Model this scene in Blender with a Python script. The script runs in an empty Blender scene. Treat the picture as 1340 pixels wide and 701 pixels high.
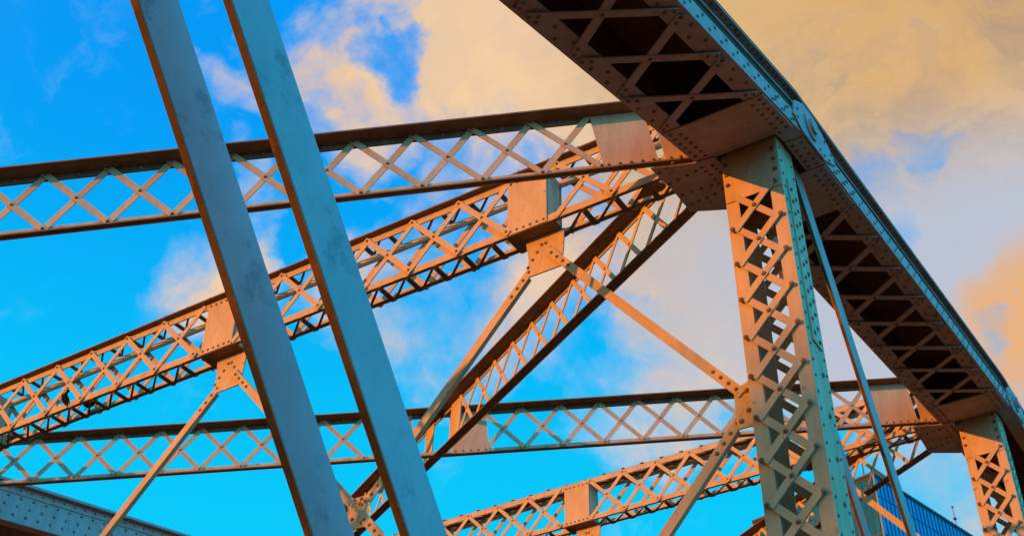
import bpy, math, random
from mathutils import Vector, Matrix, noise
random.seed(7)
COL = bpy.context.scene.collection
H = 1.65                                   # eye height above the walkway
# truss geometry (metres)
C, Y1, Z1, Y2, Z2 = -2.38, 7.3595, 7.0545 + H, 14.448, 8.3378 + H
W, P = 10.89, 7.0884
S0, S1_, S2_ = .33445, .18104, .03
Z0 = Z1 - S0 * P; Z3 = Z2 + S2_ * P
XL = C - W
V = Vector

# ------------------------------------------------------------------ materials
def nodes_of(m):
    m.use_nodes = True
    nt = m.node_tree; nt.nodes.clear()
    return nt, nt.nodes, nt.links
def steel(name, base, dark, rust_amt=.12, rough=.5, streak=(1.6, 1.6, .35), rust=(.16, .055, .016), rs=9):
    m = bpy.data.materials.new(name); nt, N, L = nodes_of(m)
    out = N.new('ShaderNodeOutputMaterial'); b = N.new('ShaderNodeBsdfPrincipled'); L.new(b.outputs[0], out.inputs[0])
    tc = N.new('ShaderNodeTexCoord'); mp = N.new('ShaderNodeMapping'); mp.inputs['Scale'].default_value = streak
    L.new(tc.outputs['Object'], mp.inputs[0])
    n1 = N.new('ShaderNodeTexNoise'); n1.inputs['Scale'].default_value = 3.2; n1.inputs['Detail'].default_value = 7; n1.inputs['Roughness'].default_value = .66
    L.new(mp.outputs[0], n1.inputs[0])
    r1 = N.new('ShaderNodeValToRGB'); r1.color_ramp.elements[0].position = .30; r1.color_ramp.elements[1].position = .62
    r1.color_ramp.elements[0].color = (*dark, 1); r1.color_ramp.elements[1].color = (*base, 1); L.new(n1.outputs['Fac'], r1.inputs[0])
    n2 = N.new('ShaderNodeTexNoise'); n2.inputs['Scale'].default_value = rs; n2.inputs['Detail'].default_value = 9; n2.inputs['Roughness'].default_value = .72
    L.new(tc.outputs['Object'], n2.inputs[0])
    r2 = N.new('ShaderNodeValToRGB'); p = .72 - rust_amt
    r2.color_ramp.elements[0].position = p; r2.color_ramp.elements[1].position = p + .10
    r2.color_ramp.elements[0].color = (0, 0, 0, 1); r2.color_ramp.elements[1].color = (1, 1, 1, 1); L.new(n2.outputs['Fac'], r2.inputs[0])
    mx = N.new('ShaderNodeMixRGB'); L.new(r2.outputs[0], mx.inputs[0]); L.new(r1.outputs[0], mx.inputs[1]); mx.inputs[2].default_value = (*rust, 1)
    L.new(mx.outputs[0], b.inputs['Base Color'])
    mr = N.new('ShaderNodeMapRange'); mr.inputs['To Min'].default_value = rough; mr.inputs['To Max'].default_value = min(1, rough + .3); L.new(n2.outputs['Fac'], mr.inputs[0]); L.new(mr.outputs[0], b.inputs['Roughness'])
    n3 = N.new('ShaderNodeTexNoise'); n3.inputs['Scale'].default_value = 26; n3.inputs['Detail'].default_value = 4; L.new(tc.outputs['Object'], n3.inputs[0])
    bp = N.new('ShaderNodeBump'); bp.inputs['Strength'].default_value = .16; bp.inputs['Distance'].default_value = .012
    L.new(n3.outputs['Fac'], bp.inputs['Height']); L.new(bp.outputs[0], b.inputs['Normal'])
    b.inputs['Specular IOR Level'].default_value = .35
    return m
PAINT = steel('painted_steel', (.57, .46, .28), (.41, .30, .155), .105)
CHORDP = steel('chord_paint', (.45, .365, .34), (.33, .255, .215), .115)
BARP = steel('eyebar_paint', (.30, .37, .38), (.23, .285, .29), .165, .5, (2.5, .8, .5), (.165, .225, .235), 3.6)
EDGE = steel('rusty_shaded_edge', (.12, .075, .02), (.055, .035, .012), .2, .75, (1.6, 1.6, .8), (.30, .11, .02), 2.2)  # rust, with the shade on the bars' lower edges mixed into its tone
SHADED = steel('shaded_flange_paint', (.22, .15, .085), (.13, .08, .04), .12, .75)  # same paint darkened: shade under flanges and soffits put into the colour
RECESS = steel('shaded_recess', (.15, .07, .04), (.09, .04, .02), .05, .8)  # dark colour stands in for the shade inside the chord box
RIVET = steel('rusted_rivet', (.26, .19, .13), (.16, .10, .055), .2, .6)
def plain(name, col, rough=.6, metal=0):
    m = bpy.data.materials.new(name); nt, N, L = nodes_of(m)
    out = N.new('ShaderNodeOutputMaterial'); b = N.new('ShaderNodeBsdfPrincipled'); L.new(b.outputs[0], out.inputs[0])
    tc = N.new('ShaderNodeTexCoord'); n = N.new('ShaderNodeTexNoise'); n.inputs['Scale'].default_value = 6; n.inputs['Detail'].default_value = 5
    L.new(tc.outputs['Object'], n.inputs[0])
    r = N.new('ShaderNodeValToRGB'); r.color_ramp.elements[0].position = .3; r.color_ramp.elements[1].position = .7
    r.color_ramp.elements[0].color = (*[c * .75 for c in col], 1); r.color_ramp.elements[1].color = (*col, 1)
    L.new(n.outputs['Fac'], r.inputs[0]); L.new(r.outputs[0], b.inputs['Base Color'])
    b.inputs['Roughness'].default_value = rough; b.inputs['Metallic'].default_value = metal
    return m
PLANK = plain('deck_brown', (.24, .062, .007), .9)
EARTH = plain('brown_earth', (.17, .05, .007), 1.0); EARTH.node_tree.nodes['Principled BSDF'].inputs['Specular IOR Level'].default_value = .05
FEATHER = plain('dark_feathers', (.012, .009, .009), .9); FEATHER.node_tree.nodes['Principled BSDF'].inputs['Specular IOR Level'].default_value = .1
MULL = plain('mullion_metal', (.008, .035, .06), .5)
FINM = plain('corner_trim', (.16, .30, .38), .5)
def glass(name, a, b_, ):
    m = bpy.data.materials.new(name); nt, N, L = nodes_of(m)
    out = N.new('ShaderNodeOutputMaterial'); b = N.new('ShaderNodeBsdfPrincipled'); L.new(b.outputs[0], out.inputs[0])
    tc = N.new('ShaderNodeTexCoord'); mp = N.new('ShaderNodeMapping'); mp.inputs['Scale'].default_value = (.7, .7, .3); L.new(tc.outputs['Object'], mp.inputs[0])
    n = N.new('ShaderNodeTexNoise'); n.inputs['Scale'].default_value = .35; n.inputs['Detail'].default_value = 3; L.new(mp.outputs[0], n.inputs[0])
    r = N.new('ShaderNodeValToRGB'); r.color_ramp.elements[0].position = .35; r.color_ramp.elements[1].position = .65
    r.color_ramp.elements[0].color = (*a, 1); r.color_ramp.elements[1].color = (*b_, 1); L.new(n.outputs['Fac'], r.inputs[0]); L.new(r.outputs[0], b.inputs['Base Color'])
    b.inputs['Roughness'].default_value = .05; b.inputs['Specular IOR Level'].default_value = .22
    return m
GLASS = glass('blue_glass', (.004, .15, .40), (.006, .20, .50))

# ------------------------------------------------------------------ mesh helpers
class MB:
    def __init__(s): s.v = []; s.f = []; s.rv = set(); s.gr = set()
    def quad_prism(s, a, b):                       # two polygon rings -> closed prism
        n = len(a); o = len(s.v); s.v += list(a) + list(b)
        s.f.append(tuple(o + i for i in reversed(range(n)))); s.f.append(tuple(o + n + i for i in range(n)))
        for i in range(n):
            j = (i + 1) % n; s.f.append((o + i, o + j, o + n + j, o + n + i))
        return s
    def plate(s, pts, nrm, t, side=0):             # polygon thickened along nrm; side 0 centred, 1 outward, -1 inward
        nrm = V(nrm).normalized(); lo = {0: -t / 2, 1: 0, -1: -t}[side]
        pts = [V(p) for p in pts]
        area = sum((pts[i].cross(pts[(i + 1) % len(pts)]) for i in range(len(pts))), V())
        if area.dot(nrm) < 0: pts = pts[::-1]
        return s.quad_prism([p + nrm * lo for p in pts], [p + nrm * (lo + t) for p in pts])
    def beam(s, p, q, u, w, t):                    # box p->q, width w across u-perp, thickness t along u
        p, q = V(p), V(q); a = (q - p).normalized(); u = V(u); u = (u - a * u.dot(a)).normalized(); x = a.cross(u)
        r = lambda c: [c + x * (w / 2 * i) + u * (t / 2 * j) for i, j in ((-1, -1), (1, -1), (1, 1), (-1, 1))]
        return s.quad_prism(r(p), r(q))
    def rivet(s, p, n, r=.017, h=None):
        p = V(p); n = V(n).normalized(); h = h or r * .75; f0 = len(s.f)
        a = n.orthogonal().normalized(); b = n.cross(a); o = len(s.v); K = 8
        for rr, hh in ((r, -.003), (r * .8, h * .62)):
            for k in range(K):
                c = 2 * math.pi * k / K; s.v.append(p + a * (rr * math.cos(c)) + b * (rr * math.sin(c)) + n * hh)
        s.v.append(p + n * h)
        for k in range(K):
            j = (k + 1) % K; s.f.append((o + k, o + j, o + K + j, o + K + k)); s.f.append((o + K + k, o + K + j, o + 2 * K))
        s.rv.update(range(f0, len(s.f))); return s
    def build(s, name, mat, parent=None, label=None):
        o0 = parent.location if parent else V((0, 0, 0))
        if parent and parent.parent: o0 = o0 + parent.parent.location
        c = V(s.v[0]) if parent else V((0, 0, 0))
        c = sum(s.v, V()) / len(s.v)
        me = bpy.data.meshes.new(name); me.from_pydata([tuple(v - c) for v in s.v], [], s.f)
        me.materials.append(mat)
        if s.rv:
            me.materials.append(RIVET)
            for i in s.rv: me.polygons[i].material_index = 1; me.polygons[i].use_smooth = True
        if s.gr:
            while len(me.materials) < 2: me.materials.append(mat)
            me.materials.append(SHADED)
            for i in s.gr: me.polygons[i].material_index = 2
        me.update()
        ob = bpy.data.objects.new(name, me); COL.objects.link(ob)
        ob.parent = parent; ob.location = c - o0
        if label: ob['label'] = label
        return ob
def thing(name, loc, label, cat, group=None):
    o = bpy.data.objects.new(name, None); COL.objects.link(o); o.location = loc; o.empty_display_size = .3
    o['label'] = label; o['category'] = cat
    if group: o['group'] = group
    return o
def tag(o, label, cat, group=None):
    o['label'] = label; o['category'] = cat
    if group: o['group'] = group
    return o
class F:                                            # local frame: along, across (height), outward
    def __init__(s, o, e, w, n): s.o, s.e, s.w, s.n = V(o), V(e), V(w), V(n)
    def __call__(s, a, h, d=0): return s.o + s.e * a + s.w * h + s.n * d
def angle(fr, a0, a1, h0, h1, d_leg, at, t=.014, bolts=None, mb=None):
    """vertical leg h0..h1 in the plane d=0 plus a flat leg at height `at` from d=0 to d_leg"""
    mb = mb or MB()
    mb.plate([fr(a0, h0), fr(a1, h0), fr(a1, h1), fr(a0, h1)], fr.n, t, 0)
    s = 1 if d_leg > 0 else -1
    q = [fr(a0, at, s * t / 2), fr(a1, at, s * t / 2), fr(a1, at, d_leg), fr(a0, at, d_leg)]
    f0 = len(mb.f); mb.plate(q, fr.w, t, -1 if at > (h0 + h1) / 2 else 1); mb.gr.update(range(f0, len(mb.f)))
    return mb
def lattice(fr, parent, a0, pitch, n, h0, h1, bw, depth, t=.011, r=.016, mat=None, name='lattice_bar', out=1, half=False):
    """double lacing: each cell one X; the two bars lie on either side of plane depth"""
    mat = mat or PAINT
    for k in range(n):
        x0, x1 = a0 + pitch * k, a0 + pitch * (k + 1)
        ex = pitch * .05; eh = (h1 - h0) * .05
        for i, (ya, yb) in enumerate(((h0, h1), (h1, h0))):
            d = depth + (.5 + (1 - i)) * t * out + (.002 if i == 0 else 0) * out
            sg = 1 if yb > ya else -1
            mb = MB().beam(fr(x0 - ex, ya - sg * eh, d), fr(x1 + ex, yb + sg * eh, d), fr.n, bw * random.uniform(.95, 1.04), t)
            if i == 0 or half:
                for (u, v) in ((x0, ya), ((x0 + x1) / 2, (h0 + h1) / 2), (x1, yb)):
                    mb.rivet(fr(u, v, d + t / 2 * out), fr.n * out, r)
            mb.build(name, mat, parent)

# ------------------------------------------------------------------ members
def top_chord(xc, inner, label, y_near, y_far, full=True):
    """box chord: inner = +1 when the other truss lies at +x of it"""
    prof = [(y_near, Z1 + S0 * (y_near - Y1)), (Y1, Z1), (Y2, Z2), (y_far, Z2 + S2_ * (y_far - Y2))]
    prof = [p for p in prof if y_near <= p[0] <= y_far]
    if prof[0][0] > y_near + 1e-6: prof.insert(0, (y_near, Z1 + (S1_ if y_near > Y1 else S0) * (y_near - Y1)))
    def zc(y):
        return Z1 + S0 * (y - Y1) if y < Y1 else (Z1 + S1_ * (y - Y1) if y < Y2 else Z2 + S2_ * (y - Y2))
    th = thing('top_chord', (xc, prof[0][0], prof[0][1]), label, 'bridge chord', 'top chords of the two trusses')
    def strip(mb, x0, x1, h0, h1):                  # extrude a rectangle in x,h along the polyline
        for (ya, za), (yb, zb) in zip(prof, prof[1:]):
            a = [V((x, ya, za + h)) for x, h in ((x0, h0), (x1, h0), (x1, h1), (x0, h1))]
            b = [V((x, yb, zb + h)) for x, h in ((x0, h0), (x1, h0), (x1, h1), (x0, h1))]
            mb.quad_prism(a, b)
        return mb
    def run(a, b, step, off=0):
        y = a + off
        while y < b: yield y; y += step
    hw = .415; up = V((0, 0, 1)); dn = V((0, 0, -1))
    for sx in (-1, 1):
        X = lambda d: xc + sx * (hw - d)            # d measured inward from the outer edge
        mb = MB(); strip(mb, *sorted((X(.0), X(.165))), 0, .014)
        if full:
            for i, y in enumerate(run(y_near, y_far, .118)):
                if any(abs(y - n) < .9 for n in (Y1, Y2)): continue
                mb.rivet((X(.045 if i % 2 else .115), y, zc(y)), dn, .019)
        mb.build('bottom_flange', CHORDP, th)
        if full or sx > 0:
            mb = MB(); strip(mb, *sorted((X(.0), X(.014))), .016, .175)
            if full and sx > 0:
                for i, y in enumerate(run(y_near, y_far, .10)):
                    mb.rivet((X(0), y, zc(y) + (.05 if i % 2 else .13)), (sx, 0, 0), .015)
                    if abs(y - Y1 - .15) < 1.0 or abs(y - Y2 - .15) < 1.:
                        mb.rivet((X(0), y + .04, zc(y) + (.11 if i % 2 else .035)), (sx, 0, 0), .015)
            if full: mb.build('side_plate', CHORDP, th)
        wd = .085 if full else .05
        mb = MB(); strip(mb, *sorted((X(wd), X(wd + .016))), .015, .5)
        if not full and sx > 0:
            for j, h in enumerate((.12, .235, .35)):
                for y in run(y_near, y_far, .19, .03 * j): mb.rivet((X(wd), y, zc(y) + h), (sx, 0, 0), .02)
        mb.build('web_plate', RECESS if full else CHORDP, th)  # full chord: web painted dark for the shaded box
        # top angle: flat leg outward under the cover, vertical leg on the web
        mb = MB(); e = .013 if full else -.05
        strip(mb, *sorted((X(e), X(wd - .001))), .486, .5)
        strip(mb, *sorted((X(wd - .014), X(wd - .001))), .39 if not full else .44, .485)
        if sx > 0 or full:
            for i, y in enumerate(run(y_near, y_far, .085)):
                mb.rivet((X(.04 if full else .0), y, zc(y) + .486), dn, .016)
                if not full and i % 2: mb.rivet((X(wd - .014), y, zc(y) + .44), (sx, 0, 0), .016)
        mb.build('top_angle', CHORDP, th)
    mb = MB(); strip(mb, xc - hw + (.013 if full else -.05), xc + hw - (.013 if full else -.05), .502, .52); mb.build('cover_plate', RECESS if full else CHORDP, th)
    if not full: return th
    # lacing under the chord
    for (ya, za), (yb, zb) in zip(prof, prof[1:]):
        e = (V((0, yb, zb)) - V((0, ya, za))); L = e.length; e.normalize(); cy = e.y
        fr = F((xc, ya, za), e, (1, 0, 0), V((1, 0, 0)).cross(e))
        if fr.n.z > 0: fr.n = -fr.n
        if yb <= Y1 + .01: start = (Y1 - .90 - ya) / cy; n = int(start / .71); a0 = start - n * .71; cells = n
        elif ya < Y2 - .1: a0 = 1.20 / cy; cells = 7; pit = (L - 1.20 / cy - .86 / cy) / 7
        else: continue
        pit = .71 if yb <= Y1 + .01 else pit
        for k in range(cells):
            x0, x1 = a0 + k * pit + .05, a0 + (k + 1) * pit - .05
            for i, (h0, h1) in enumerate(((-.36, .36), (.36, -.36))):
                d = .006 + .0115 * (1 - i) + .001
                mb = MB().beam(fr(x0 - .012, h0 * 1.02, d), fr(x1 + .012, h1 * 1.02, d), fr.n, .07, .011)
                for q in (0, .07, .93, 1):
                    mb.rivet(fr(x0 + (x1 - x0) * q, h0 + (h1 - h0) * q, d + .0055), fr.n, .019)
                if i == 0: mb.rivet(fr((x0 + x1) / 2, 0, d + .0055), fr.n, .019)
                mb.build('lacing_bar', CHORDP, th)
        # tie plates at the nodes
        def tie(y0, y1, cut=None):
            s0, s1 = (y0 - ya) / cy, (y1 - ya) / cy
            mb = MB().plate([fr(s0, -.40, .001), fr(s1, -.40, .001), fr(s1, .40, .001), fr(s0, .40, .001)], fr.n, .013, 1)
            nrow = int((s1 - s0) / .105)
            for i in range(nrow + 1):
                s = s0 + .05 + (s1 - s0 - .1) * i / max(nrow, 1)
                for h in (-.36, -.29, .29, .36): mb.rivet(fr(s + (.05 if abs(h) < .3 else 0), h, .014), fr.n, .019)
            mb.build('tie_plate', CHORDP, th)
        if yb <= Y1 + .01: tie(Y1 - .885, Y1 - .24)
        elif ya < Y2 - .1:
            tie(Y1 + .47, Y1 + 1.20); tie(Y2 - .86, Y2 - .24)
            for s_ in (-1, 1):
                mb = MB().plate([fr((q[0] - ya) / cy, s_ * q[1], .002) for q in ((Y1 - .02, .25), (Y1 + .45, .25), (Y1 + .45, .405), (Y1 - .02, .405))], fr.n, .011, 1)
                for i in range(5):
                    for h in (.29, .36): mb.rivet(fr(.05 + .09 * i, s_ * h, .013), fr.n, .019)
                mb.build('splice_plate', CHORDP, th)
        if ya > Y1 - .01 and ya < Y2 + .1 and yb > Y2 + .1: pass
    # pin plate with its round pin on the outer face
    for yn, zn in ((Y1, Z1), (Y2, Z2)):
        cy_, cz = yn + .10, zn + .15
        sl = S1_
        ring = [(.62, -.02), (.5, .10), (.22, .23), (-.06, .24), (-.3, .12), (-.36, -.06), (-.2, -.15), (.3, -.15)]
        mb = MB().plate([(xc + hw + .003, cy_ + a, cz + b + sl * a) for a, b in ring], (1, 0, 0), .014, 1)
        for a, b in ((.5, .03), (.38, .1), (.25, .17), (-.26, .05), (-.28, -.05), (.42, -.08), (.3, -.1), (.2, -.1)): mb.rivet((xc + hw + .017, cy_ + a, cz + b + sl * a), (1, 0, 0), .015)
        pp = mb.build('pin_plate', CHORDP, th)
        mb = MB(); R_ = .12
        for rr, x0, x1 in ((R_, .0175, .035), (R_ * .6, .0355, .06)):
            a = [V((xc + hw + x0, cy_ + .02 + rr * math.cos(t * math.pi / 10), cz + .03 + rr * math.sin(t * math.pi / 10))) for t in range(20)]
            mb.quad_prism(a, [p + V((x1 - x0, 0, 0)) for p in a])
        mb.build('pin', CHORDP, th)
        # flat plate under the chord that receives the lateral members
        z = zn - .017; g = [(-.25, -.86), (-.42, -.86), (-.70, -.47), (-.76, .40), (-.66, .47), (-.42, .62), (-.25, .62)]
        zz = lambda y: (S0 if yn == Y1 else S1_) * y if y < 0 else (S1_ if yn == Y1 else S2_) * y
        A = [p for p in g if p[1] <= 0] ; 
        near = [(-.25, -.26), (-.42, -.30), (-.70, -.47), (-.735, 0), (-.25, 0)]; far = [(-.25, 0), (-.735, 0), (-.76, .40), (-.66, .47), (-.42, .62), (-.25, .62)]
        mb = MB()
        for pl in (near, far): mb.plate([(xc + x, yn + y, z + zz(y)) for x, y in pl], (0, 0, 1), .012, -1)
        for (xa, ya_), (xb, yb_), n in (((-.45, -.45), (-.68, -.36), 4), ((-.45, -.16), (-.70, -.12), 4), ((-.45, .14), (-.70, .12), 4), ((-.48, .28), (-.70, .30), 4), ((-.39, -.18), (-.39, .5), 9), ((-.31, -.15), (-.31, .5), 9)):
            for i in range(n):
                f = i / (n - 1); x = xa + (xb - xa) * f; y = ya_ + (yb_ - ya_) * f
                mb.rivet((xc + x, yn + y, z - .012 + zz(y)), dn, .019)
        mb.build('lateral_plate', CHORDP, th)
    return th

top_chord(C, -1, 'deep riveted top chord with dark laced underside and blue outer edge, crossing the upper right', -2.6, 24.0)
top_chord(XL, 1, 'blue grey riveted top chord of the far truss, cut by the bottom left corner', Y1 - .6, Y2 + 1.0, full=False)

def laced_post(yc, zt, label):
    base = V((C, yc, 0)); th = thing('laced_post', base, label, 'bridge post', 'laced posts under the near top chord')
    hd, hw, bot = .1715, .23, zt
    E, Wd = V((0, 0, -1)), V((1, 0, 0))
    for sx in (-1, 1):                                   # channels: web and two flange legs
        fr = F((C + sx * hw, yc, zt), E, (0, 1, 0), (sx, 0, 0))
        mb = MB().plate([fr(-.02, -hd + .013), fr(bot, -hd + .013), fr(bot, hd - .013), fr(-.02, hd - .013)], fr.n, .014, -1)
        a = .14
        while a < bot - .1:
            mb.rivet(fr(a, -hd + .045), fr.n, .013); mb.rivet(fr(a, hd - .045), fr.n, .013)
            mb.rivet(fr(a, -hd + .045, -.014), -fr.n, .013)
            a += .13
        a = .5
        while a < bot - .1:
            mb.rivet(fr(a, .04), fr.n, .02); mb.rivet(fr(a + .08, .03, -.014), -fr.n, .02); mb.rivet(fr(a + .03, -.07, -.014), -fr.n, .02); a += .326
        web = mb.build('web_plate', PAINT, th)
        if sx > 0:
            mb = MB().plate([fr(.42, -.075, .001), fr(1.9, -.075, .001), fr(1.9, .10, .001), fr(.42, .10, .001)], fr.n, .012, 1)
            for i in range(12):
                mb.rivet(fr(.5 + i * .12, -.03, .013), fr.n, .018); mb.rivet(fr(.54 + i * .12, .05, .013), fr.n, .018)
            mb.build('splice_plate', PAINT, th)
        for sy in (-1, 1):
            f2 = F((C, yc + sy * hd, zt), E, Wd, (0, sy, 0))
            x0, x1 = sorted((sx * .128, sx * hw))
            mb = MB().plate([f2(-.02, x0), f2(bot, x0), f2(bot, x1), f2(-.02, x1)], f2.n, .013, -1)
            mb.build('flange', PAINT, th)
    for sy in (-1, 1):
        f2 = F((C, yc + sy * hd, zt), E, Wd, (0, sy, 0))
        lattice(f2, th, .499, .326, 13, .187, -.195, .055, .0015, .011, .021)
        mb = MB().plate([f2(-.02, -.222, .0), f2(.545, -.222), f2(.545, .222), f2(-.02, .222)], f2.n, .0095, 1)
        for i in range(4):
            for x in (-.195, .195): mb.rivet(f2(.06 + .105 * i, x, .0095), f2.n, .021)
        mb.build('tie_plate', PAINT, th)
        mb = MB().plate([f2(4.8, -.222), f2(bot, -.222), f2(bot, .222), f2(4.8, .222)], f2.n, .012, 1); mb.build('cover_plate', PAINT, th)
    # gusset that takes the sway braces
    g = MB().plate([(C - x, yc, zt - z) for x, z in ((.2, 1.97), (.30, 2.03), (.405, 2.07), (.408, 2.385), (.29, 2.385), (.2, 2.36))], (0, -1, 0), .014)
    for x, z in ((.37, 2.11), (.31, 2.10), (.31, 2.26), (.37, 2.33)): g.rivet((C - x, yc - .007, zt - z), (0, -1, 0), .022)
    g.build('gusset_plate', PAINT, th)
    return th
laced_post(Y1, Z1, 'tall nearer laced steel post, half orange sunlight, blue bolted right side')
laced_post(Y2, Z2, 'shorter farther laced steel post, orange face, in the bottom right corner')

# eyebars: flat bars in pairs, seen against the sky
def eyebar(xf, ylow, slope, z_up, z_lo, vert, label, group, t=.03, sag=0):
    """xf: x of the face towards +x; lower edge line z = ylow[1] + slope*(y-ylow[0])"""
    ya = ylow[0] + (z_up - ylow[1]) / slope; yb = ylow[0] + (z_lo - ylow[1]) / slope
    th = thing('eyebar', (xf - t / 2, yb, z_lo), label, 'eyebar', group)
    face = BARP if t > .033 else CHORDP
    n = 1
    r = lambda d, y, z: [V((xf - t + .002, y, z + d)), V((xf, y, z + d))]
    # face plates and rusty, shade-darkened narrow edges; corners rounded by a small chamfer
    c = .006
    def ring(y, z): return [V((xf - t, y, z + c)), V((xf - t + c, y, z)), V((xf - c, y, z)), V((xf, y, z + c)), V((xf, y, z + vert - c)), V((xf - c, y, z + vert)), V((xf - t + c, y, z + vert)), V((xf - t, y, z + vert - c))]
    mb = MB().quad_prism(ring(ya, z_up), ring(yb, z_lo))
    mb.build('bar', face, th)
    d = V((0, yb - ya, z_lo - z_up)).normalized(); n_ = V((0, d.z, -d.y))
    if n_.z > 0: n_ = -n_
    mb = MB().plate([V((xf - t + .004, ya, z_up)), V((xf - .004, ya, z_up)), V((xf - .004, yb, z_lo)), V((xf - t + .004, yb, z_lo))], n_, .002, 1)
    mb.build('bar_edge', EDGE, th, 'rusty narrow lower edge with painted-in shade')
    return th
for xf, lb in ((C - .164, 'wide blue steel bar slanting from the top left, left of the close pair'), (C + .177, 'wide blue steel bar with mottled paint, right of the close pair')):
    eyebar(xf, (Y1, -3.655 + H), -1.235, 5.05 + H, -3.1 + H, .34, lb, 'pair of wide near eyebars', t=.036)
for xf, lb in ((C - .155, 'narrow pale bar mostly hidden behind the near laced post'), (C + .185, 'slim steel bar with orange lit edge running down beside the near laced post')):
    eyebar(xf, (9.095, 4.63 + H), -1.72, 7.25 + H, -3.1 + H, .39, lb, 'pair of slim far eyebars')

def lateral_strut(a, b, side, plates, lat, label, cut=(.5, .5)):
    """single plane lattice strut between two chord nodes; a on the near truss"""
    a, b = V(a), V(b); e = (b - a).normalized(); L = (b - a).length
    hd = V((e.x, e.y, 0)).normalized(); n = V((-hd.y, hd.x, 0))
    if n.y > 0: n = -n
    w = n.cross(e)
    if w.z < 0: w = -w
    fr = F(a, e, w, n); th = thing('lateral_strut', a + e * .6, label, 'lattice strut', 'lateral struts between the trusses')
    s0, s1 = cut[0], L - cut[1]
    mb = angle(fr, s0, s1, .54, .605, .145, .605)
    for k in range(int((s1 - s0) / (lat[1])) + 1):
        q = lat[0] + lat[1] * k
        if s0 < q < s1: mb.rivet(fr(q, .572, .007), n, .018)
    for i in range(7): mb.rivet(fr(s0 + .12 + .09 * i, .572, .007), n, .018)
    mb.build('top_angle', SHADED if side > 0 else PAINT, th)  # shadow on this leg is painted in with the darker colour
    mb = angle(fr, s0, s1, .0, .075, .05 if side > 0 else .10, 0)
    mb.build('bottom_angle', PAINT, th)
    # lattice bars: cells centred at lat[0]+lat[1]*k
    k0 = int(math.ceil((s0 + .35 - lat[0]) / lat[1]))
    kk = []
    q = lat[0] + lat[1] * k0
    while q < s1 - .3:
        if all(abs(q - c) > hwid + lat[1] * .30 for c, hwid in plates): kk.append(q)
        q += lat[1]
    for q in kk: lattice(fr, th, q - lat[1] / 2, lat[1], 1, .045, .585, .052, .0085, .009, .015)
    for c, hwid in plates:
        mb = MB().plate([fr(c - hwid, .03, .008), fr(c + hwid, .03, .008), fr(c + hwid, .588, .008), fr(c - hwid, .588, .008)], n, .012, 1)
        m = max(3, int(hwid * 2 / .08))
        for i in range(m):
            for h in (.055,): mb.rivet(fr(c - hwid + .04 + (2 * hwid - .08) * i / (m - 1), h, .02), n, .014)
        mb.build('batten_plate', PAINT, th)
    return fr, th
R1, R2, R3 = (C, Y1, Z1), (C, Y2, Z2), (C, Y2 + P, Z3)
L0, L1, L2, L3 = (XL, Y1 - P, Z0), (XL, Y1, Z1), (XL, Y2, Z2), (XL, Y2 + P, Z3)
lateral_strut(R1, L0, 1, [(1.0, .22), (.56, .16)], (1.474, .4685), 'lattice strut highest in the picture, running left behind the blue bars from the near joint')
lateral_strut(R2, L1, 1, [(1.02, .26), (.55, .16), (6.18, .22), (6.98, .13)], (3.882, .4735), 'long lower lattice strut crossing the middle of the picture nearly level')
lateral_strut(R1, L2, -1, [(.62, .2), (6.13, .15), (6.95, .13)], (3.405, .4735), 'steep lattice strut dropping left from the near joint, crossing the lower strut')
lateral_strut(R2, L3, -1, [(.62, .2)], (3.405, .4735), 'steep lattice strut dropping left from the far joint in front of the glass tower')

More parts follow.
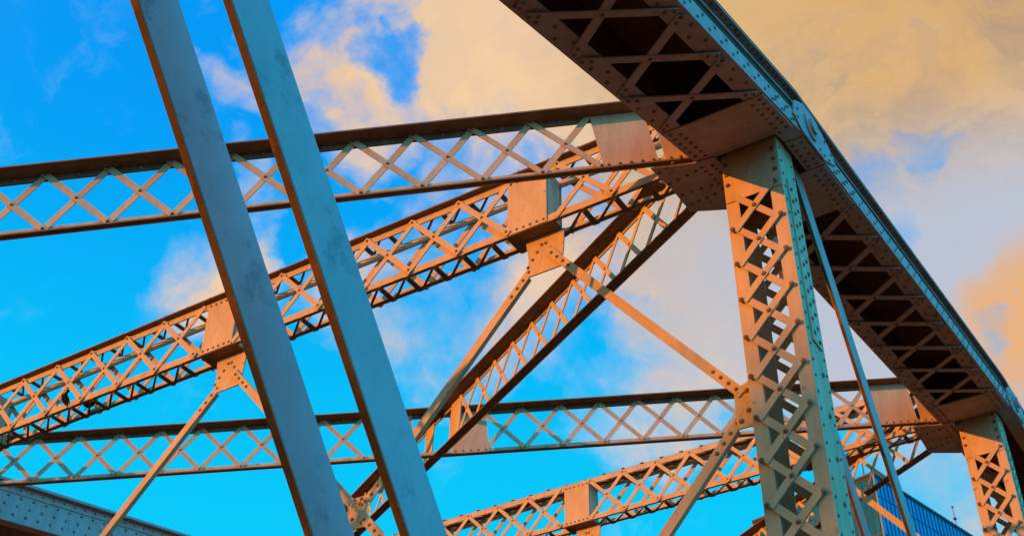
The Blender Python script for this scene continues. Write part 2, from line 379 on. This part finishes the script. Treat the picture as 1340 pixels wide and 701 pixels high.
def transverse_strut(yc, zc, label, lip=.065):
    th = thing('transverse_strut', (C - .45, yc, zc), label, 'box strut', 'box lattice struts across the bridge')
    E, U = V((-1, 0, 0)), V((0, 0, 1)); hd = .114; s0, s1 = .44, W - .44
    cs = (1.95, 5.445, 8.94)
    def free(q, m=.16): return all(not (c - .11 - m < q < c + .28 + m) for c in cs)
    for sy in (-1, 1):
        fr = F((C, yc + sy * hd, zc), E, U, (0, sy, 0)); nm = 'front' if sy < 0 else 'rear'
        mb = angle(fr, s0, s1, .585, .663, lip, .677)
        k = 0
        while .60 + .30 * k < s1:
            q = .60 + .30 * k; mb.rivet(fr(q, .677, (.045 if lip > 0 else -.02)), U, .02, .022); k += 1
        mb.build('top_angle', PAINT, th)
        mb = angle(fr, s0, s1, .03, .10, -.03, .03); mb.build('bottom_angle', PAINT, th)
        q = 2.49 - .51 * 3
        while q < s1 - .1:
            if free(q, .1): lattice(fr, th, q - .2555, .511, 1, .07, .615, .053, .0085, .010, .016)
            q += .511
        for c in cs:
            fp = MB().plate([fr(c - .11, .025, .008), fr(c + .28, .025, .008), fr(c + .28, .62, .008), fr(c - .11, .62, .008)], fr.n, .012, 1)
            for i in range(6):
                fp.rivet(fr(c - .08 + .066 * i, .06, .02), fr.n, .015); fp.rivet(fr(c - .08 + .066 * i, .60, .02), fr.n, .015)
            fp.build('batten_plate', PAINT, th)
    # soffit and top lacing: zigzag of cross bars and thin diagonals
    fb = F((C, yc, zc), E, (0, 1, 0), (0, 0, -1))
    for level, dd, nm in ((.03, .006, 'soffit_bar'), (.68, -.006, 'roof_bar')):
        k = 0
        while True:
            q = .60 + .30 * k; k += 1
            if q + .3 > s1: break
            if not free(q, .02): continue
            z0 = -level + dd
            mb = MB().beam(fb(q, -.12, z0), fb(q, .12, z0), (0, 0, 1), .05, .011)
            mb.rivet(fb(q, -.09, z0 + .005), (0, 0, -1), .016); mb.rivet(fb(q, .09, z0 + .005), (0, 0, -1), .016)
            mb.build(nm, SHADED, th)
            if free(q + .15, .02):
                mb = MB().beam(fb(q + .03, -.10, z0 + .012), fb(q + .27, .10, z0 + .012), (0, 0, 1), .022, .010); mb.build(nm, SHADED, th)
    for c in cs:
        for x in (c - .10, c + .26):
            mb = MB().plate([(C - x, yc - hd + .012, zc + .04), (C - x, yc + hd - .012, zc + .04), (C - x, yc + hd - .012, zc + .64), (C - x, yc - hd + .012, zc + .64)], (1, 0, 0), .012); mb.build('diaphragm_plate', PAINT, th)
        mb = MB().plate([(C - c + .16, yc - hd - .01, zc + .028), (C - c - .30, yc - hd - .01, zc + .028), (C - c - .30, yc + hd + .01, zc + .028), (C - c + .16, yc + hd + .01, zc + .028)], (0, 0, -1), .011, 1)
        mb.build('soffit_plate', SHADED, th)
        mb = MB()
        mb.plate([(C - c + .20, yc + .02, zc + .016), (C - c - .18, yc + .02, zc + .016), (C - c - .15, yc + .02, zc - .20), (C - c - .165, yc + .02, zc - .375), (C - c + .165, yc + .02, zc - .375), (C - c + .19, yc + .02, zc - .2)], (0, -1, 0), .014, 1)
        for sx in (-1, 1):
            for i in range(4): mb.rivet((C - c + sx * (.02 + .045 * i), yc + .006, zc - .08 - .065 * i), (0, -1, 0), .017)
        mb.build('hanger_plate', PAINT, th)
    return th
transverse_strut(Y1, Z1, 'deep box lattice strut climbing from the left edge to the near joint, carrying two birds')
transverse_strut(Y2, Z2, 'deep box lattice strut at the bottom behind the near post, with one square cover plate', -.07)

# sway braces: angles in the plane of each frame
def sway_brace(y, zt, pa, pb, label, front=1, plate=None, w=.076, flip=1):
    (sa, za), (sb, zb) = pa, pb
    a = V((C - sa, y, zt + za)); b = V((C - sb, y, zt + zb)); e = (b - a).normalized()
    n = V((0, -1, 0)); x = n.cross(e)
    if x.z < 0: x = -x
    d = .009 if front else -.02
    o = n * (d + .006)
    th = thing('sway_brace', b, label, 'sway brace', 'sway braces hanging below the box struts')
    mb = MB().beam(a + o, b + o, n, w, .012)
    for q in range(4):
        for p0, dr in ((a, e), (b, -e)): mb.rivet(p0 + o + n * .006 + dr * (.06 + .085 * q), n, .017)
    mb.build('flat_leg', PAINT, th)
    edge = x * (flip * (w / 2 - .006))
    o2 = n * (d - .017)
    MB().beam(a + o2 + edge + e * .1, b + o2 + edge - e * .1, x, .034, .012).build('outstanding_leg', PAINT, th)
    if plate:
        mb = MB().plate([(C - s, y + .002, zt + z) for s, z in plate], (0, -1, 0), .013, 1)
        for s, z in plate:
            cs_, cz = sum(p[0] for p in plate) / len(plate), sum(p[1] for p in plate) / len(plate)
            for f in (.45, .78): mb.rivet((C - (cs_ + (s - cs_) * f), y - .011, zt + cz + (z - cz) * f), (0, -1, 0), .018)
        mb.build('gusset_plate', PAINT, th)
    return th
VP = [(3.80, -2.04), (3.74, -2.0), (3.65, -2.0), (3.60, -2.04), (3.62, -2.28), (3.79, -2.28)]
def frame(y, zt, near):
    t = 'near' if near else 'far'
    sway_brace(y, zt, (1.90, -.18), (.34, -2.12), 'long orange brace from the square cover plate down to the near laced post' if near else 'short orange brace in front of the glass tower, left of the slim bar', 1, flip=1)
    sway_brace(y, zt, (2.06, -.28), (3.62, -2.04), 'brace dropping left from the middle cover plate, half orange and half grey' if near else 'brace under the bottom box strut leaning right to left, mostly out of frame', 0, flip=-1)
    sway_brace(y, zt, (5.36, -.22), (3.40, -2.46), 'brace falling right from the left cover plate, passing behind both blue bars' if near else 'brace under the bottom box strut falling to the right, mostly out of frame', 1, VP)
    sway_brace(y, zt, (5.52, -.28), (7.28, -2.14), 'thin orange brace falling to the bottom edge from the left cover plate' if near else 'leftmost brace under the bottom box strut, mostly out of frame', 0, flip=-1)
    sway_brace(y, zt, (.37, -2.28), (1.95, -4.05), 'grey green brace leaning down left from the gusset on the near laced post' if near else 'brace leaning down left from the far laced post, mostly out of frame', 0, flip=-1)
    if near: sway_brace(y, zt, (3.36, -2.50), (1.98, -4.05), 'pale bolted brace end between the two blue bars at the bottom', 1)
frame(Y1, Z1, True)
frame(Y2, Z2, False) if False else None
sway_brace(Y2, Z2, (1.90, -.18), (.34, -2.12), 'short orange brace in front of the glass tower, left of the slim bar')

# far truss bars at the left edge
for dx, lb in ((-.155, None), (.185, 'pale sliver of a steel bar at the bottom left corner')):
    if lb: eyebar(XL + dx, (Y1 + 1.735, 4.63 + H), -1.72, 7.25 + H, -3.1 + H, .39, lb, None)

# pigeons
def pigeon(pos, ang, tilt, label, sc=1.0):
    th = thing('pigeon', pos, label, 'bird', 'dark birds on the box strut')
    M = Matrix.Translation(V((0, 0, 0))) @ Matrix.Rotation(ang, 4, 'Z') @ Matrix.Rotation(tilt, 4, 'Y')
    # spine sections: x forward, z up, radius y, radius z
    sec = [(-.20, .055, .012, .006), (-.13, .075, .03, .012), (-.08, .095, .05, .045), (-.02, .105, .062, .062), (.045, .115, .06, .064), (.085, .145, .042, .046), (.10, .18, .03, .032), (.108, .212, .031, .032), (.125, .225, .024, .024), (.145, .222, .008, .008), (.168, .212, .003, .003)]
    mb = MB(); K = 12; o = 0
    for x, z, ry, rz in sec:
        for k in range(K):
            a = 2 * math.pi * k / K; mb.v.append(V((x, ry * math.cos(a), z + rz * math.sin(a))))
    for i in range(len(sec) - 1):
        for k in range(K):
            j = (k + 1) % K; mb.f.append((i * K + k, i * K + j, (i + 1) * K + j, (i + 1) * K + k))
    mb.f.append(tuple(reversed(range(K)))); mb.f.append(tuple((len(sec) - 1) * K + k for k in range(K)))
    for s in (-1, 1):                                  # legs and feet
        mb.beam((.01, s * .025, .06), (.015, s * .025, 0.002), (1, 0, 0), .008, .008)
        for a in (-.4, 0, .4): mb.beam((.015, s * .025, .004), (.015 + .035 * math.cos(a), s * .025 + .035 * math.sin(a), .004), (0, 0, 1), .006, .005)
    mb.v = [V(pos) + (M @ (v * sc)) for v in mb.v]
    b = mb.build('body', FEATHER, th)
    for p in b.data.polygons: p.use_smooth = True
    for s in (-1, 1):
        w = MB(); pts = [(.07, .05, .14), (.02, .067, .15), (-.08, .058, .115), (-.19, .03, .075), (-.10, .055, .075), (.0, .066, .085), (.06, .058, .10)]
        w.plate([(x, s * y, z) for x, y, z in pts], (0, s, .15), .012, 1); w.v = [V(pos) + (M @ (v * sc)) for v in w.v]
        w.build('wing', FEATHER, th)
    return th
def on_strut(s, z, d): return V((C - s, Y1 + d, Z1 + z))
pigeon(on_strut(7.64, .095, -.150), math.radians(200), -.85, 'dark bird perched upright in the lattice near the left edge', .62)
pigeon(on_strut(7.40, .045, .02), math.radians(170), .25, 'dark bird crouched low among the soffit bars, right of the perched one', .7)

# ------------------------------------------------------------------ glass tower
def tower():
    K_ = 2.6; h = 50 * K_ + H; c = V((-23.6 * K_, 90.2 * K_, 0)); r = V((.233, .9725, 0)); l = V((-.9725, .233, 0)); LR, LL = 120., 30.
    th = thing('glass_tower', c, 'blue glass office tower rising behind the far struts at the lower right', 'building')
    pts = [c, c + r * LR, c + r * LR + l * LL, c + l * LL]
    mb = MB().plate([p + V((0, 0, -12)) for p in pts], (0, 0, 1), h + 12, 1); mb.build('glass_wall', GLASS, th)
    for d, n, Lw, st in ((r, -l, LR, 1.5), (l, -r, LL, 1.3)):
        mb = MB(); k = 0
        while k * st < Lw - .1:
            p = c + d * (k * st + .4) + n * .06; mb.beam(p + V((0, 0, -10)), p + V((0, 0, h - .1)), n, .09, .12); k += 1
        for j in range(26):
            z = h - .3 - j * 4.2
            mb.beam(c + d * .0 + n * .05 + V((0, 0, z)), c + d * Lw + n * .05 + V((0, 0, z)), n, .12 if j % 3 else .35, .06)
        mb.build('mullion_grid', MULL, th)
    mb = MB().beam(c - r * .15 - l * .15 + V((0, 0, -10)), c - r * .15 - l * .15 + V((0, 0, h)), r, .3, .3); mb.build('corner_trim', FINM, th)
    mb = MB()
    for d, n, Lw in ((r, -l, LR), (l, -r, LL)): mb.beam(c + n * .1 + V((0, 0, h + .2)), c + d * Lw + n * .1 + V((0, 0, h + .2)), n, .5, .35)
    mb.build('parapet', MULL, th)
    return c, r, l, h
tc_, tr_, tl_, th_ = tower()
def rod(name, p, hgt, label, balls, guys=()):
    th = thing(name, p, label, 'antenna')
    mb = MB().beam(p, p + V((0, 0, hgt)), (1, 0, 0), .2, .2)
    for q in guys: mb.beam(p + V((0, 0, q[0])), p + V(q[1]), (0, 0, 1), .2, .2)
    mb.build('mast', FINM if balls else MULL, th)
    for z, rr in balls:
        m = MB(); 
        for k in range(6):
            a0, a1 = -math.pi / 2 + math.pi * k / 6, -math.pi / 2 + math.pi * (k + 1) / 6
            A = [p + V((rr * math.cos(a0) * math.cos(t), rr * math.cos(a0) * math.sin(t), z + rr * math.sin(a0))) for t in [i * .785 for i in range(8)]]
            B = [p + V((rr * math.cos(a1) * math.cos(t), rr * math.cos(a1) * math.sin(t), z + rr * math.sin(a1))) for t in [i * .785 for i in range(8)]]
            m.quad_prism(A, B)
        m.build('beacon', MULL, th)
rod('roof_antenna', tc_ + tr_ * 19.5 * 2 + tl_ * 3 + V((0, 0, th_)), 8.6, 'thin roof antenna with two dark beacons above the glass tower', [(5.6, .38), (8.5, .26)])
rod('roof_mast', tc_ + tr_ * 2 + tl_ * 3 + V((0, 0, th_)), 8.5, 'thin dark mast with a slanting stay on the corner of the tower roof', [], [(7.6, (-6.8, -.5, .8)), (5.7, (-6.2, -.5, 0))])

# ------------------------------------------------------------------ deck and river (out of frame, they bounce the light)
def sheet(name, x0, x1, y0, y1, z, t, mat):
    mb = MB().plate([(x0, y0, z), (x1, y0, z), (x1, y1, z), (x0, y1, z)], (0, 0, 1), t, -1)
    o = mb.build(name, mat); o['kind'] = 'structure'; return o
sheet('bridge_road', XL - 2.5, 2.6, -40, 70, 0, .3, PLANK)
sheet('ground', -3000, 3000, -3000, 3000, -14, .5, EARTH)

# ------------------------------------------------------------------ trees on the bank behind the viewer: their loose crowns dapple the low sun
BARK = plain('bark', (.09, .06, .04), .9); LEAF = plain('leaves', (.06, .085, .025), .6)
SUN = V((-.51, -.835, .195)).normalized()
def tree(x, y, top, r, n, seed, label):
    rnd = random.Random(seed); th = thing('tree', (x, y, -14), label, 'tree', 'trees behind the viewer')
    hgt = top + 14; mb = MB()
    def limb(p, q, r0, r1):
        a = (q - p).normalized(); u = a.orthogonal().normalized(); v = a.cross(u)
        mb.quad_prism([p + (u * math.cos(t) + v * math.sin(t)) * r0 for t in [i * .785 for i in range(8)]], [q + (u * math.cos(t) + v * math.sin(t)) * r1 for t in [i * .785 for i in range(8)]])
    limb(V((x, y, -14)), V((x, y, -14 + hgt * .45)), .45, .32); limb(V((x, y, -14 + hgt * .45)), V((x + .4, y + .3, top - 1.5)), .32, .06)
    ends = []
    for k in range(26):
        z = -14 + hgt * rnd.uniform(.55, .97); a = rnd.uniform(0, 6.28); l = r * rnd.uniform(.5, 1) * (1.1 - max(0, (z - top + 8)) / 22)
        q = V((x + l * math.cos(a), y + l * math.sin(a), min(top, z + l * .6))); limb(V((x, y, z)), q, .10, .02); ends.append((V((x, y, z)), q))
    mb.build('trunk', BARK, th)
    cr = MB()
    for k in range(n):
        p, q = rnd.choice(ends); c = p.lerp(q, rnd.uniform(.1, 1.05)) + V((rnd.gauss(0, .55), rnd.gauss(0, .55), rnd.gauss(0, .5)))
        if c.z > top: continue
        for j in range(7):
            d = c + V((rnd.gauss(0, .22), rnd.gauss(0, .22), rnd.gauss(0, .2))); u = V((rnd.gauss(0, 1), rnd.gauss(0, 1), rnd.gauss(0, 1))).normalized(); v = u.orthogonal().normalized()
            s_ = rnd.uniform(.07, .15); o = len(cr.v); cr.v += [d - u * s_, d + v * s_ * .5, d + u * s_, d - v * s_ * .5]; cr.f.append((o, o + 1, o + 2, o + 3))
    cr.build('crown', LEAF, th)
def shade_at(px, py, pz, dist):                     # where a crown top must stand to shade the point p
    p = V((px, py, pz)) + SUN * dist; return p
for (px, py, pz, dist, r, n, sd, lb) in ((C - .5, Y1, Z1 - 1.45, 38, 3.6, 1300, 3, 'loose crowned tree on the bank behind the viewer, nearer of the two'), (C - 7.5, Y1, Z1 - 1.6, 44, 5, 1500, 5, 'loose crowned tree on the bank behind the viewer, farther of the two')):
    q = shade_at(px, py, pz, dist); tree(q.x, q.y, q.z, r, n, sd, lb)

# ------------------------------------------------------------------ light
SUN = V((-.51, -.835, .195)).normalized()
sun = bpy.data.objects.new('sun', bpy.data.lights.new('sun', 'SUN')); COL.objects.link(sun)
sun.data.energy = 5; sun.data.angle = math.radians(.6); sun.data.color = (1, .255, .0)
sun.rotation_euler = SUN.to_track_quat('Z', 'Y').to_euler()

w = bpy.data.worlds.new('World'); bpy.context.scene.world = w; w.use_nodes = True
nt = w.node_tree; N, L = nt.nodes, nt.links; N.clear()
def nd(t, **k):
    n = N.new(t)
    for a, b in k.items(): setattr(n, a, b)
    return n
def lk(v, sock):
    if hasattr(v, 'is_output'): L.new(v, sock)
    else: sock.default_value = v
def math_(op, a, b=0, c=None, clamp=False):
    n = nd('ShaderNodeMath', operation=op); n.use_clamp = clamp; lk(a, n.inputs[0]); lk(b, n.inputs[1])
    if c is not None: lk(c, n.inputs[2])
    return n.outputs[0]
def smooth(v, a, b):
    n = nd('ShaderNodeMapRange'); n.interpolation_type = 'SMOOTHSTEP'; lk(v, n.inputs[0]); n.inputs[1].default_value = a; n.inputs[2].default_value = b
    return n.outputs[0]
def mix(f, a, b):
    n = nd('ShaderNodeMixRGB'); lk(f, n.inputs[0]); lk(a, n.inputs[1]); lk(b, n.inputs[2]); return n.outputs[0]
def dot(d, warp=True):
    n = nd('ShaderNodeVectorMath', operation='DOT_PRODUCT'); L.new(W_ if warp else DIR, n.inputs[0]); n.inputs[1].default_value = V(d).normalized(); return n.outputs['Value']
def srgb(r, g, b): return tuple(((c / 255) / 12.92 if c / 255 < .04045 else ((c / 255 + .055) / 1.055) ** 2.4) for c in (r, g, b)) + (1,)
tc = nd('ShaderNodeTexCoord'); DIR = tc.outputs['Generated']
sep = nd('ShaderNodeSeparateXYZ'); L.new(DIR, sep.inputs[0])
wn = nd('ShaderNodeTexNoise'); L.new(DIR, wn.inputs[0]); wn.inputs['Scale'].default_value = 7; wn.inputs['Detail'].default_value = 6; wn.inputs['Roughness'].default_value = .55
ws = nd('ShaderNodeVectorMath', operation='SUBTRACT'); L.new(wn.outputs['Color'], ws.inputs[0]); ws.inputs[1].default_value = (.5, .5, .5)
wm = nd('ShaderNodeVectorMath', operation='MULTIPLY_ADD'); L.new(ws.outputs[0], wm.inputs[0]); wm.inputs[1].default_value = (.22, .22, .22); L.new(DIR, wm.inputs[2])
wq = nd('ShaderNodeVectorMath', operation='NORMALIZE'); L.new(wm.outputs[0], wq.inputs[0]); W_ = wq.outputs[0]
# blue of the sky
blue = mix(smooth(sep.outputs['Z'], .42, .74), srgb(0, 205, 255), srgb(0, 155, 250))
sky = nd('ShaderNodeTexSky'); sky.sky_type = 'NISHITA'; sky.sun_disc = False
sky.sun_elevation = math.asin(SUN.z); sky.sun_rotation = math.atan2(SUN.x, SUN.y)
skyc = nd('ShaderNodeVectorMath', operation='SCALE'); L.new(sky.outputs[0], skyc.inputs[0]); skyc.inputs['Scale'].default_value = .08
blue = mix(.04, blue, skyc.outputs[0])
# clouds: noise shaped by broad banks
mp = nd('ShaderNodeMapping'); L.new(DIR, mp.inputs[0]); mp.inputs['Scale'].default_value = (1, 1, 1.5); mp.inputs['Location'].default_value = (.3, .12, .4)
n1 = nd('ShaderNodeTexNoise'); L.new(mp.outputs[0], n1.inputs[0]); n1.inputs['Scale'].default_value = 5.5; n1.inputs['Detail'].default_value = 9; n1.inputs['Roughness'].default_value = .58; n1.inputs['Distortion'].default_value = .35
n2 = nd('ShaderNodeTexNoise'); L.new(mp.outputs[0], n2.inputs[0]); n2.inputs['Scale'].default_value = 2.6; n2.inputs['Detail'].default_value = 5
def bank(lst, op):
    acc = None
    for d, r0, r1, amt in lst:
        m = math_('MULTIPLY', smooth(dot(d), math.cos(math.radians(r1)), math.cos(math.radians(r0))), amt)
        acc = m if acc is None else math_(op, acc, m)
    return acc
banks = bank([((-.154, .698, .699), 6, 20, 1.0), ((-.05, .72, .70), 8, 24, 1.0), ((-.10, .80, .60), 5, 15, .72), ((-.085, .835, .54), 2, 9, .8),
    ((-.375, .58, .73), 3, 10, .74), ((-.31, .55, .78), 3, 10, .78), ((-.48, .515, .708), 2, 6, .66), ((-.41, .68, .605), 2, 8, .72), ((-.352, .735, .579), 2, 8, .60), ((-.32, .67, .67), 2, 9, .66),
    ((-.604, .52, .605), .5, 4.5, .56), ((-.475, .63, .61), 1, 6, .55), ((-.50, .66, .555), 1, 5, .46), ((-.545, .475, .692), .5, 3, .46), ((-.185, .865, .465), 1.5, 6, .62), ((-.29, .78, .55), 1, 6, .46)], 'MAXIMUM')
holes = bank([((-.113, .755, .645), .3, 1.9, .33), ((-.148, .757, .637), .3, 1.5, .33), ((-.115, .83, .545), .2, 1.4, .4), ((-.452, .51, .732), .6, 2.2, .32), ((-.39, .73, .56), 1, 5, .2)], 'MAXIMUM')
acc = math_('SUBTRACT', banks, holes)
n4 = nd('ShaderNodeTexNoise'); L.new(W_, n4.inputs[0]); n4.inputs['Scale'].default_value = 9; n4.inputs['Detail'].default_value = 9; n4.inputs['Roughness'].default_value = .62
dens = math_('ADD', acc, math_('ADD', math_('MULTIPLY', math_('SUBTRACT', n1.outputs['Fac'], .5), 1.7), math_('MULTIPLY', math_('SUBTRACT', n4.outputs['Fac'], .5), .75)))
mask = smooth(dens, .30, .86)
lava = srgb(192, 202, 222); peach = srgb(246, 208, 164); gold = srgb(220, 178, 118); grey = srgb(188, 196, 212); tan = srgb(206, 172, 132)
east = smooth(dot((-.10, .70, .71)), math.cos(math.radians(16)), math.cos(math.radians(7)))
low = smooth(sep.outputs['Z'], .70, .61)
thick = math_('ADD', smooth(dens, .40, .86), math_('MULTIPLY', math_('SUBTRACT', n2.outputs['Fac'], .5), 1.4), clamp=True)
warm = mix(thick, lava, peach)
warm2 = mix(smooth(n4.outputs['Fac'], .36, .60), srgb(172, 148, 120), srgb(222, 182, 130))
warm2 = mix(math_('MULTIPLY', smooth(n2.outputs['Fac'], .52, .66), .6), warm2, srgb(232, 180, 112))
warm2 = mix(math_('MULTIPLY', smooth(dot((-.05, .63, .775)), math.cos(math.radians(9)), math.cos(math.radians(1))), .45), warm2, srgb(200, 150, 88))
cc = mix(east, warm, warm2)
cc = mix(math_('MULTIPLY', smooth(n4.outputs['Fac'], .62, .38), .25), cc, srgb(186, 170, 168))
cc = mix(math_('MULTIPLY', low, smooth(dot((-.16, .80, .59)), math.cos(math.radians(13)), math.cos(math.radians(4)))), cc, grey)
cc = mix(smooth(dot((-.085, .835, .543)), math.cos(math.radians(4.2)), math.cos(math.radians(1))), cc, srgb(232, 178, 128))
# thin haze of the same clouds over the blue
wisp = math_('MULTIPLY', smooth(n4.outputs['Fac'], .54, .72), math_('MULTIPLY', smooth(n1.outputs['Fac'], .44, .62), .20))
blue = mix(wisp, blue, srgb(196, 220, 240))
col = mix(mask, blue, cc)
# brighter clear sky on the far right, warm dusk band along the horizon elsewhere
rt = smooth(dot((1, -.25, .3), False), .12, .75)
br = nd('ShaderNodeVectorMath', operation='SCALE'); L.new(col, br.inputs[0]); L.new(math_('MULTIPLY_ADD', rt, 1.35, 1.0), br.inputs['Scale']); col = br.outputs[0]
hz = math_('MULTIPLY', smooth(sep.outputs['Z'], .34, .02), math_('SUBTRACT', 1.0, rt))
col = mix(math_('MULTIPLY', hz, .92), col, (.34, .12, .02, 1))
# glow around the low sun behind the camera, and the pale sky near it
g = smooth(dot(SUN, False), math.cos(math.radians(82)), math.cos(math.radians(20)))
col = mix(math_('MULTIPLY', g, .9), col, (.50, .42, .14, 1))
gr = smooth(sep.outputs['Z'], .0, -.05)
col = mix(gr, col, (.08, .025, .004, 1))
bg = nd('ShaderNodeBackground'); L.new(col, bg.inputs[0]); bg.inputs[1].default_value = 1.0
wo = nd('ShaderNodeOutputWorld'); L.new(bg.outputs[0], wo.inputs[0])

# ------------------------------------------------------------------ camera
cam = bpy.data.objects.new('camera', bpy.data.cameras.new('camera')); COL.objects.link(cam)
right = V((.85274354, .52229699, .00585714)); up = V((.32299811, -.53609849, .77991707)); fwd = V((-.41048834, .6631774, .62585546))
M = Matrix((right, up, -fwd)).transposed().to_4x4(); M.translation = V((0, 0, H)); cam.matrix_world = M
cam.data.sensor_width = 36; cam.data.lens = 36 * 1701.787 / 1340
cam.data.shift_x = -11.416 / 1340; cam.data.shift_y = -17.145 / 1340
cam.data.clip_end = 20000; cam.data.clip_start = .05
sc = bpy.context.scene; sc.camera = cam
sc.view_settings.view_transform = 'Standard'; sc.view_settings.look = 'None'; sc.view_settings.gamma = 1; sc.view_settings.exposure = 0; sc.view_settings.use_curve_mapping = False
